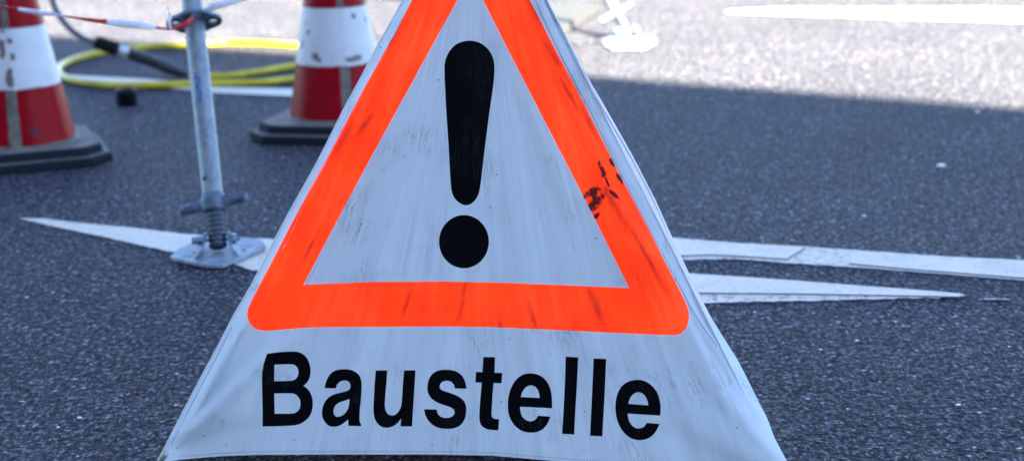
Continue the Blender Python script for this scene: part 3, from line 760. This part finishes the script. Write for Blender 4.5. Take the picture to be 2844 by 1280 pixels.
# ------------------------------------------------------------------ traffic cones
def cone_mat(name, kind, blobs):
    t = NT(name); uv = t.n('ShaderNodeUVMap', uv_map='wrap').outputs[0]; co = t.coord()
    n1 = t.noise(co, 22, 5, .6); n2 = t.noise(co, 95, 5, .7)
    if kind == 'red': c = t.ramp(n1, [(.3, (.19, .0008, .005)), (.7, (.28, .0015, .008))]); dk = c4(.08, .02, .03)
    else: c = t.ramp(n1, [(.3, (.47, .48, .50)), (.7, (.55, .56, .57))]); dk = c4(.11, .055, .045)
    sep = t.n('ShaderNodeSeparateXYZ'); t.l(uv, sep.inputs[0]); tot = None
    for (cx, cy, rx, ry) in blobs:
        a = t.math('MULTIPLY', t.math('SUBTRACT', sep.outputs[0], cx), 1 / rx); b = t.math('MULTIPLY', t.math('SUBTRACT', sep.outputs[1], cy), 1 / ry)
        q = t.math('SUBTRACT', 1.0, t.math('SQRT', t.math('ADD', t.math('MULTIPLY', a, a), t.math('MULTIPLY', b, b))), clamp=True)
        tot = q if tot is None else t.math('MAXIMUM', tot, q)
    if tot is not None:
        s = t.math('ADD', t.math('MULTIPLY', tot, .7), t.math('MULTIPLY', t.noise(co, 80, 5, .7), 1.1))
        s = t.math('MULTIPLY', t.ramp(s, [(.72, (0, 0, 0)), (.80, (1, 1, 1))]), t.ramp(tot, [(0, (0, 0, 0)), (.08, (1, 1, 1))]))
        c = t.mix(t.math('MULTIPLY', s, .9), c, dk)
    c = t.mix(t.math('MULTIPLY', t.ramp(n2, [(.62, (0, 0, 0)), (.75, (1, 1, 1))]), .35), c, dk)
    return t.out(c, .3 if kind == 'red' else .4, 0., t.bump(n1, .12, .001), .06 if kind == 'red' else .3)
M_CORE = simple('grubby_cone_plastic', (.125, .11, .09), .6, 0, .35, 45, .3)
M_COREED = simple('red_cone_plastic', (.42, .03, .04), .5, 0, .3, 45, .2)
def base_mat():
    t = NT('recycled_rubber_base'); co = t.coord(); g = t.n('ShaderNodeNewGeometry'); sp = t.n('ShaderNodeSeparateXYZ'); t.l(g.outputs['Normal'], sp.inputs[0])
    n = t.noise(co, 30, 6, .65); dust = t.math('MULTIPLY', t.ramp(sp.outputs[2], [(.88, (0, 0, 0)), (.98, (1, 1, 1))]), t.ramp(n, [(.25, (.45, .45, .45)), (.65, (1, 1, 1))]))
    c = t.mix(dust, c4(.008, .012, .018), c4(.20, .175, .15)); return t.out(c, .7, 0., t.bump(n, .4, .002), .15)
M_BASE = base_mat()
def make_cone(loc, rotdeg, label, gap_ang, white_blobs, red_blobs, tilt_v=(0, 0)):
    root = empty('traffic_cone', loc, label, 'traffic cone', 'traffic cones in the site')
    up = (Vector((tilt_v[0], tilt_v[1], 1))).normalized(); up0 = Vector((0, 0, 1)); loc = Vector(loc)
    Z = lambda h: loc + up0 * h
    def octo(w, ch, z):
        pts = []
        for a, b in ((w, -w + ch), (w, w - ch), (w - ch, w), (-w + ch, w), (-w, w - ch), (-w, -w + ch), (-w + ch, -w), (w - ch, -w)):
            c, s = math.cos(R(rotdeg)), math.sin(R(rotdeg)); pts.append(loc + Vector((a * c - b * s, a * s + b * c, z)))
        return pts
    w = .232; bm = MB()
    layers = [(w - .004, .064, .0), (w, .066, .004), (w, .066, .022), (w - .006, .063, .027), (w - .022, .055, .028), (w - .026, .054, .032), (w - .027, .053, .048), (w - .034, .050, .053), (w - .10, .05, .0545), (.150, .075, .056)]
    vs = []; fs = []
    for a in layers: vs += octo(*a)
    for j in range(len(layers) - 1):
        for i in range(8):
            k = (i + 1) % 8; fs.append((j * 8 + i, j * 8 + k, j * 8 + 8 + k, j * 8 + 8 + i))
    fs += [tuple(range(7, -1, -1)), tuple((len(layers) - 1) * 8 + i for i in range(8))]
    bm.add(vs, fs); bm.build('base', M_BASE, root, sharp=25)
    z0 = .054; rad = lambda h: .152 - .168 * (h - z0)
    O = loc.copy()
    def P(h, r, a): return O + up * h + Vector((math.sin(a), -math.cos(a), 0)) * r
    cb = MB(); n = 64; prof = [(z0 - .004, .163), (z0 + .002, .161), (z0 + .005, .156), (z0 + .007, rad(z0 + .007))] + [(h, rad(h)) for h in (.12, .2, .3, .4, .5, .6, .7, .765)] + [(.775, .03), (.775, .02)]
    vs = [P(h, r, 2 * math.pi * i / n) for h, r in prof for i in range(n)]
    fs = [(j * n + i, j * n + (i + 1) % n, j * n + n + (i + 1) % n, j * n + n + i) for j in range(len(prof) - 1) for i in range(n)]
    cb.add(vs, fs); cb.build('cone_core', M_CORE, root, sharp=50)
    bands = [(z0 + .008, .219, 'red'), (.2215, .391, 'white'), (.3935, .560, 'red'), (.5625, .71, 'white'), (.7125, .768, 'red')]
    mats = {'red': cone_mat('red_reflective_sleeve', 'red', red_blobs), 'white': cone_mat('white_reflective_sleeve', 'white', white_blobs)}
    for lo, hi, kd in bands:
        g = .12 if kd == 'red' else .004; N = 72; nh = 6; vs = []; fs = []; uvv = []
        for j in range(nh + 1):
            h = lo + (hi - lo) * j / nh
            for i in range(N + 1):
                jag = (.004 * noise.noise(Vector((i * .35, lo * 50, 1))) if j in (0,) else 0)
                a = gap_ang + g + (2 * math.pi - 2 * g) * i / N
                a += .012 * noise.noise(Vector((h * 40, i > N / 2, 2))) if i in (0, N) else 0
                vs.append(P(h + jag, rad(h) + .0022, a)); uvv.append(((a if a < math.pi else a - 2 * math.pi) , h))
        m_ = len(vs)
        for j in range(nh):
            for i in range(N): q = j * (N + 1) + i; fs.append((q, q + 1, q + N + 2, q + N + 1))
        # rim thickness
        vs += [P(0, 0, 0) * 0 + (v - (v - (O + up * (v - O).dot(up))).normalized() * .0022) for v in vs]
        edge = [i for i in range(N + 1)] + [j * (N + 1) + N for j in range(1, nh + 1)] + [nh * (N + 1) + i for i in range(N - 1, -1, -1)] + [j * (N + 1) for j in range(nh - 1, 0, -1)]
        for a, b in zip(edge, edge[1:] + edge[:1]): fs.append((b, a, a + m_, b + m_))
        o = mk(kd + '_band', vs, fs, mats[kd], root, sharp=50); l = o.data.uv_layers.new(name='wrap')
        for lp in o.data.loops: l.data[lp.index].uv = uvv[lp.vertex_index % m_]
    return root
fr = G(955, 398); cR = Vector((fr.x - .026, fr.y + .19, 0))
make_cone(cR, -15, 'red and white traffic cone between the near scaffold prop and the sign', .27,
          [(-.47, .250, .13, .016), (-.35, .240, .10, .010), (-.76, .320, .08, .013), (-1.0, .280, .10, .016), (-.85, .345, .07, .008), (.67, .365, .10, .013), (.5, .240, .34, .011), (.62, .246, .2, .008), (1.15, .35, .08, .014)], [(.1, .12, .05, .008)])
fl_ = G(55, 484); cL = Vector((fl_.x - .046, fl_.y + .235, 0))
make_cone(cL, 20, 'red and white traffic cone with flaked white band, cut off by the left photo edge', .13,
          [(-.03, .350, .15, .020), (.0, .326, .11, .022), (.22, .358, .11, .012), (.25, .313, .09, .016), (.13, .252, .13, .036), (.15, .27, .10, .02), (-.4, .30, .1, .02), (-.35, .25, .1, .02), (.05, .385, .10, .006), (-.2, .375, .08, .008)], [(.5, .1, .15, .02)], (-.02, 0))

# ------------------------------------------------------------------ yellow hose, connector, cables
hp = [(528, 214), (590, 213), (640, 211), (735, 197), (822, 182), (915, 171), (972, 158), (955, 143), (900, 135), (822, 129), (735, 122), (640, 120), (588, 123), (513, 127), (442, 128), (376, 133), (287, 146), (235, 156), (186, 173), (162, 190), (168, 207), (199, 222), (265, 233), (353, 238), (442, 237), (521, 234), (592, 232), (711, 230), (822, 218), (950, 207), (1100, 198), (1290, 190)]
hr = .0128
pts = [G(x, y, hr + .001) for x, y in hp]
for i in (0, 1, 2, 3): pts[i].z += (.0, .0, .0, .0)[i]
hs = MB(); hs.tube(spline(pts, 10), hr, 16); o = hs.build('hose', M_HOSE, smooth=True, loc=pts[5]); tag(o, 'bright yellow rubber hose lying in a loop on the asphalt behind the scaffold prop', 'hose')

cpd = depth(G(521, 208)) - .02
cr = empty('hose_coupling', G(521, 214), 'black ribbed hose coupling with metal ring and thick grey cable rising to the left', 'hose coupling')
def seg(a, b, profile, name, mat, n=24, sharp=40):
    A, B = a, b; ax = (B - A); L = ax.length; q = MB(); q.lathe(A, ax, [(t * L, r) for t, r in profile], n); return q.build(name, mat, cr, sharp=sharp)
d0 = cpd
pE, pC, pM, pS, pT = D(531, 213, d0), D(442, 178, d0 - .02), D(357, 148, d0 - .04), D(328, 138, d0 - .05), D(266, 117, d0 - .06)
seg(pC, pE, [(0, .020), (.1, .0235), (.3, .0215), (.6, .0185), (.95, .0150), (1.0, .0135)], 'tapered_sleeve', M_RIB)
prof = []
for i in range(6):
    t0 = i / 6; prof += [(t0, .018), (t0 + .03, .0262 - i * .0004), (t0 + .095, .0262 - i * .0004), (t0 + .125, .018)]
seg(pM, pC, prof + [(1, .017)], 'ribbed_grip', M_RIB)
seg(pS, pM, [(0, .016), (.1, .021), (.35, .0215), (.4, .018), (.6, .018), (.65, .022), (.95, .022), (1, .018)], 'metal_ring', simple('nickel_ring', (.55, .57, .6), .3, .9, .15, 90))
seg(pT, pS, [(0, .013), (0, .023), (.06, .0255), (.45, .0265), (.9, .027), (.97, .0262), (1.0, .022)], 'sleeve', M_BLACK)
cab = [D(x, y, d0 - .06 - k * .012) for k, (x, y) in enumerate([(272, 119), (255, 115.5), (230, 106), (203, 88), (178, 63), (157, 30), (145, 0), (132, -50), (105, -110), (40, -150), (-60, -130), (-150, -60), (-230, 40)])]
cab.append(G(-320, 160, .012)); cab.append(G(-480, 200, .012))
cb = MB(); cb.tube(spline(cab, 8), .0118, 14); cb.build('cable', M_CABLE, cr)

cp_ = G(348, 297, 0); cyl = MB(); axc = Vector((0.25, .1, 1)).normalized()
cyl.lathe(Vector((cp_.x, cp_.y + .03, .0)), Vector((0, 0, 1)), [(0.0000, 0.0269), (0.0000, 0.0325), (0.0033, 0.0347), (0.0374, 0.0342), (0.0407, 0.0358), (0.0550, 0.0353), (0.0583, 0.0325), (0.0583, 0.0258), (0.0517, 0.0235), (0.0517, 0.0000)], 32, cap1=False)
o = cyl.build('rubber_cap', M_BLACK, smooth=True, loc=(cp_.x, cp_.y + .03, 0), sharp=40); tag(o, 'small black round rubber cap lying on the asphalt in front of the yellow hose', 'cap')

tc = [(690, 118), (712, 106), (740, 100), (790, 96), (832, 93), (950, 96), (1150, 110), (1350, 118), (1500, 128), (1560, 124), (1590, 122), (1612, 127), (1630, 120), (1655, 119), (1676, 122), (1700, 128)]
q = MB(); q.tube(spline([G(x, y, .005) for x, y in tc], 6), .0042, 8); o = q.build('cable', M_THIN, loc=G(740, 100)); tag(o, 'thin dark cable lying across the sunlit asphalt from the hose to the far foot plate', 'cable')

# ------------------------------------------------------------------ barrier tape round the prop
rc = hinge + ax1 * ring1; dr = depth(rc)
def tape(pts, cols, name, parent):
    """pts: (px, py, depth, half width m, twist)"""
    P = spline([D(x, y, d) for x, y, d, w_, t in pts], 8); Wd = spline([Vector((w_, t, 0)) for x, y, d, w_, t in pts], 8)
    vs = []; fs = []; n = 10
    for i, p in enumerate(P):
        t = (P[min(i + 1, len(P) - 1)] - P[max(0, i - 1)]).normalized(); a = (Vector((0, 0, 1)) - t * t.z).normalized(); b = t.cross(a)
        tw = Wd[i].y; a2 = a * math.cos(tw) + b * math.sin(tw); b2 = b * math.cos(tw) - a * math.sin(tw)
        for k in range(n):
            an = 2 * math.pi * k / n; vs.append(p + a2 * math.cos(an) * max(.002, Wd[i].x) + b2 * math.sin(an) * .0022 * (1 + .5 * math.sin(i * 1.7)))
    for i in range(len(P) - 1):
        for k in range(n): fs.append((i * n + k, i * n + (k + 1) % n, (i + 1) * n + (k + 1) % n, (i + 1) * n + k))
    o = mk(name, vs, fs, [M_TW, M_TR], parent); k = 0
    for f in o.data.polygons:
        i = f.vertices[0] // n; px = proj(P[min(i, len(P) - 1)])[0]
        col = 0
        for x0, x1, c in cols:
            if x0 <= px < x1: col = c
        f.material_index = col
    return o
def tape_mat(name, a, b):
    t = NT(name); co = t.coord(); n1 = t.noise(t.scaled(co, (1, 1, 3)), 40, 4, .6)
    return t.out(t.ramp(n1, [(.3, a), (.7, b)]), .3, 0., t.bump(n1, .5, .003), .5)
M_TW = tape_mat('white_tape_film', (.62, .64, .70), (.80, .81, .85)); M_TR = tape_mat('red_tape_film', (.35, .01, .02), (.58, .02, .03))
tr = empty('barrier_tape', rc + Vector((-.1, -.05, 0)), 'twisted red and white barrier tape stretched through the rosette of the near scaffold prop', 'barrier tape')
dz = dr - .06
tape([(-420, -60, dz - .25, .012, 0), (-200, -20, dz - .2, .008, .6), (-60, 8, dz - .12, .005, 1.0), (0, 18, dz - .10, .0040, 1.2), (44, 25, dz - .08, .0045, .9), (75, 31, dz - .06, .0060, .5), (130, 38, dz - .05, .0060, .3), (172, 44, dz - .04, .0035, 1.3), (215, 51, dz - .03, .0040, .8), (262, 58, dz - .02, .0058, .4), (292, 61, dz - .01, .0060, .2), (330, 65, dz, .0086, 0), (385, 71, dz, .0084, -.2), (430, 77, dz, .0055, -.8), (455, 80.5, dz, .0040, -1.2), (485, 79, dz, .0055, -.6), (515, 68, dz - .01, .0070, -.1), (538, 53, dz - .0, .0065, .2)],
     [(-999, 44, 1), (44, 174, 0), (174, 293, 1), (293, 432, 0), (432, 999, 1)], 'tape_length', tr)
tape([(545, 40, dz + .05, .004, .4), (578, 26, dz + .06, .0080, .2), (600, 17, dz + .05, .0085, 0), (640, 6, dz + .04, .0085, -.2), (676, -2, dz + .03, .0060, -.6), (720, -14, dz + .02, .005, -1), (860, -50, dz, .009, 0), (1050, -110, dz, .009, .3)],
     [(0, 678, 0), (678, 1200, 1)], 'tape_length', tr)
tape([(474, 78, dz - .005, .006, .2), (469, 62, dz - .02, .006, 0), (474, 48, dz - .015, .0045, .4), (469, 32, dz - .01, .002, .8), (468, 20, dz - .01, .001, .8)], [(0, 999, 0)], 'tape_tail', tr)

# ------------------------------------------------------------------ flat grey panel with darker ribs, filling a striped area behind the sign
dk = [(1668, 30), (1568, 95), (1420, 190), (1330, 150), (1455, 55), (1560, -20)]
A0, A1, A3 = G(1668, 33), G(1480, 157), G(1590, -28)
ux = (A1 - A0); Ld = 1.55; ux = ux.normalized(); uy = (A3 - A0); uy = (uy - ux * uy.dot(ux)).normalized()
dm = MB(); Wd_ = .30; zt0 = .045
upv = Vector((0, 0, 1))
M_PANEL = simple('grey_panel', (.060, .060, .062), .6, .0, .12, 30, .2)
root = empty('ribbed_panel', A0, 'grey ribbed flat panel lying behind the right edge of the sign', 'scaffold deck')
bx_ = MB(); bx_.box(A0 + ux * Ld / 2 + uy * Wd_ / 2 + upv * .02, ux * Ld / 2, uy * Wd_ / 2, upv * .016); bx_.build('panel_plate', M_PANEL, root, smooth=False)
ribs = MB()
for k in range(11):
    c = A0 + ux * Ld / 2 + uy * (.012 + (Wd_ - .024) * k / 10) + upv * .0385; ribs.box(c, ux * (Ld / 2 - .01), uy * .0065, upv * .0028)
ribs.build('ribs', simple('dark_ribs', (.035, .036, .04), .6, .0, .15, 30, .2), root, smooth=False)

# ------------------------------------------------------------------ stone chips
M_CHIP = simple('pale_stone', (.85, .82, .74), .7, 0, .15, 120, .4)
for (x, y, r_, lab) in [(2614, 464, .012, 'pale flat stone chip on the shaded asphalt near the right edge of the photo'), (221, 1161, .0045, 'small white stone chip on the asphalt at the lower left, larger of two'),
                       (162, 1187, .0032, 'tiny white stone chip at the lower left, just left of the larger chip'), (1828 + 25, 1178 + 80, .0, ''), (2660, 1125, .0045, 'grey white stone chip on the asphalt at the lower right'),
                       (2715, 313, .008, 'small pale chip just inside the shadow edge at the right'), (2400, 601, .005, 'small pale chip above the white line on the right')]:
    if r_ == 0: continue
    p = G(x, y); bm = bmesh.new(); bmesh.ops.create_icosphere(bm, subdivisions=2, radius=1)
    for v in bm.verts:
        v.co *= 1 + .35 * noise.noise(v.co * 1.7 + Vector((x, y, 0))); v.co = Vector((v.co.x * r_, v.co.y * r_ * .8, v.co.z * r_ * .42 + r_ * .32))
    me = bpy.data.meshes.new('stone_chip'); bm.to_mesh(me); bm.free(); me.materials.append(M_CHIP)
    o = bpy.data.objects.new('stone_chip', me); COL.objects.link(o); o.location = p; tag(o, lab, 'stone chip', 'loose stone chips on the asphalt')

# ------------------------------------------------------------------ the building whose roof edge casts the shade
SUN_AZ = Vector((.30, -.954, 0)).normalized(); EL = R(39)
e0, e1 = G(146, 100), G(2844, 300)
ed = (e1 - e0).normalized(); nb = Vector((ed.y, -ed.x, 0))
if nb.dot(SUN_AZ) < 0: nb = -nb
Hb = 11.5; Dist = Hb / math.tan(EL) * SUN_AZ.dot(nb)
mid = (e0 + e1) / 2 + nb * Dist + ed * 9
print('building distance', Dist, 'behind camera', (mid - CAM).dot(nb))
def wall_mat():
    t = NT('rendered_wall'); co = t.coord(); n1 = t.noise(co, .6, 6, .6); n2 = t.noise(co, 14, 5, .6)
    c = t.ramp(n1, [(.3, (.60, .58, .54)), (.7, (.70, .68, .64))]); return t.out(c, .85, 0., t.bump(n2, .3, .004), .3)
bl = empty('building', mid, 'long plain rendered building whose roof edge shades the road', 'building')
bw = MB(); Lb = 28
bw.box(mid + nb * 6 + upv * (Hb / 2 - .15), ed * (Lb / 2 - .1), nb * 5.8, upv * (Hb / 2 - .15)); bw.build('wall', wall_mat(), bl, smooth=False)
rf = MB(); rf.box(mid + nb * 6 + upv * (Hb - .15), ed * Lb / 2, nb * 6, upv * .15); rf.build('roof', simple('roof_edge', (.2, .2, .21), .6), bl, smooth=False)
M_GLASS = simple('window_glass', (.03, .04, .05), .1, 0, .1, 3, 0)
M_FRAME = simple('window_frame', (.5, .5, .5), .5)
for i in range(-2, 3):
    for z in (1.9, 5.3, 8.7):
        c = mid + nb * .2 + ed * (i * 5.0) + upv * z
        wf = MB(); wf.box(c - nb * .01, ed * .85, nb * .03, upv * .95); w_ = wf.build('window', M_FRAME, bl, smooth=False)
        wg = MB()
        for s in (-1, 1): wg.box(c - nb * .035 + ed * .4 * s, ed * .36, nb * .012, upv * .86)
        wg.build('pane', M_GLASS, w_, smooth=False)

# ------------------------------------------------------------------ light
w = bpy.data.worlds.new('World'); scene.world = w; w.use_nodes = True; nt = w.node_tree
bg = nt.nodes['Background']; sky = nt.nodes.new('ShaderNodeTexSky'); sky.sky_type = 'NISHITA'; sky.sun_disc = False
sky.sun_elevation = EL; sky.sun_rotation = math.atan2(SUN_AZ.x, SUN_AZ.y); sky.air_density = .58; sky.dust_density = .1; sky.ozone_density = 1.6
nt.links.new(sky.outputs[0], bg.inputs[0]); bg.inputs[1].default_value = .05
sd = bpy.data.lights.new('sun', 'SUN'); so = bpy.data.objects.new('sun', sd); COL.objects.link(so)
sd.energy = 5.0; sd.angle = R(.5); sd.color = (1, .94, .71)
sv = SUN_AZ * math.cos(EL) + Vector((0, 0, math.sin(EL))); so.rotation_euler = sv.to_track_quat('Z', 'Y').to_euler(); so.location = (0, 0, 20)
vs_ = scene.view_settings; vs_.view_transform = 'Standard'; vs_.look = 'None'; vs_.gamma = 1; vs_.exposure = 4.17; vs_.use_curve_mapping = False
scene.cycles.use_denoising = True
scene.cycles.max_bounces = 6; scene.cycles.sample_clamp_indirect = 8
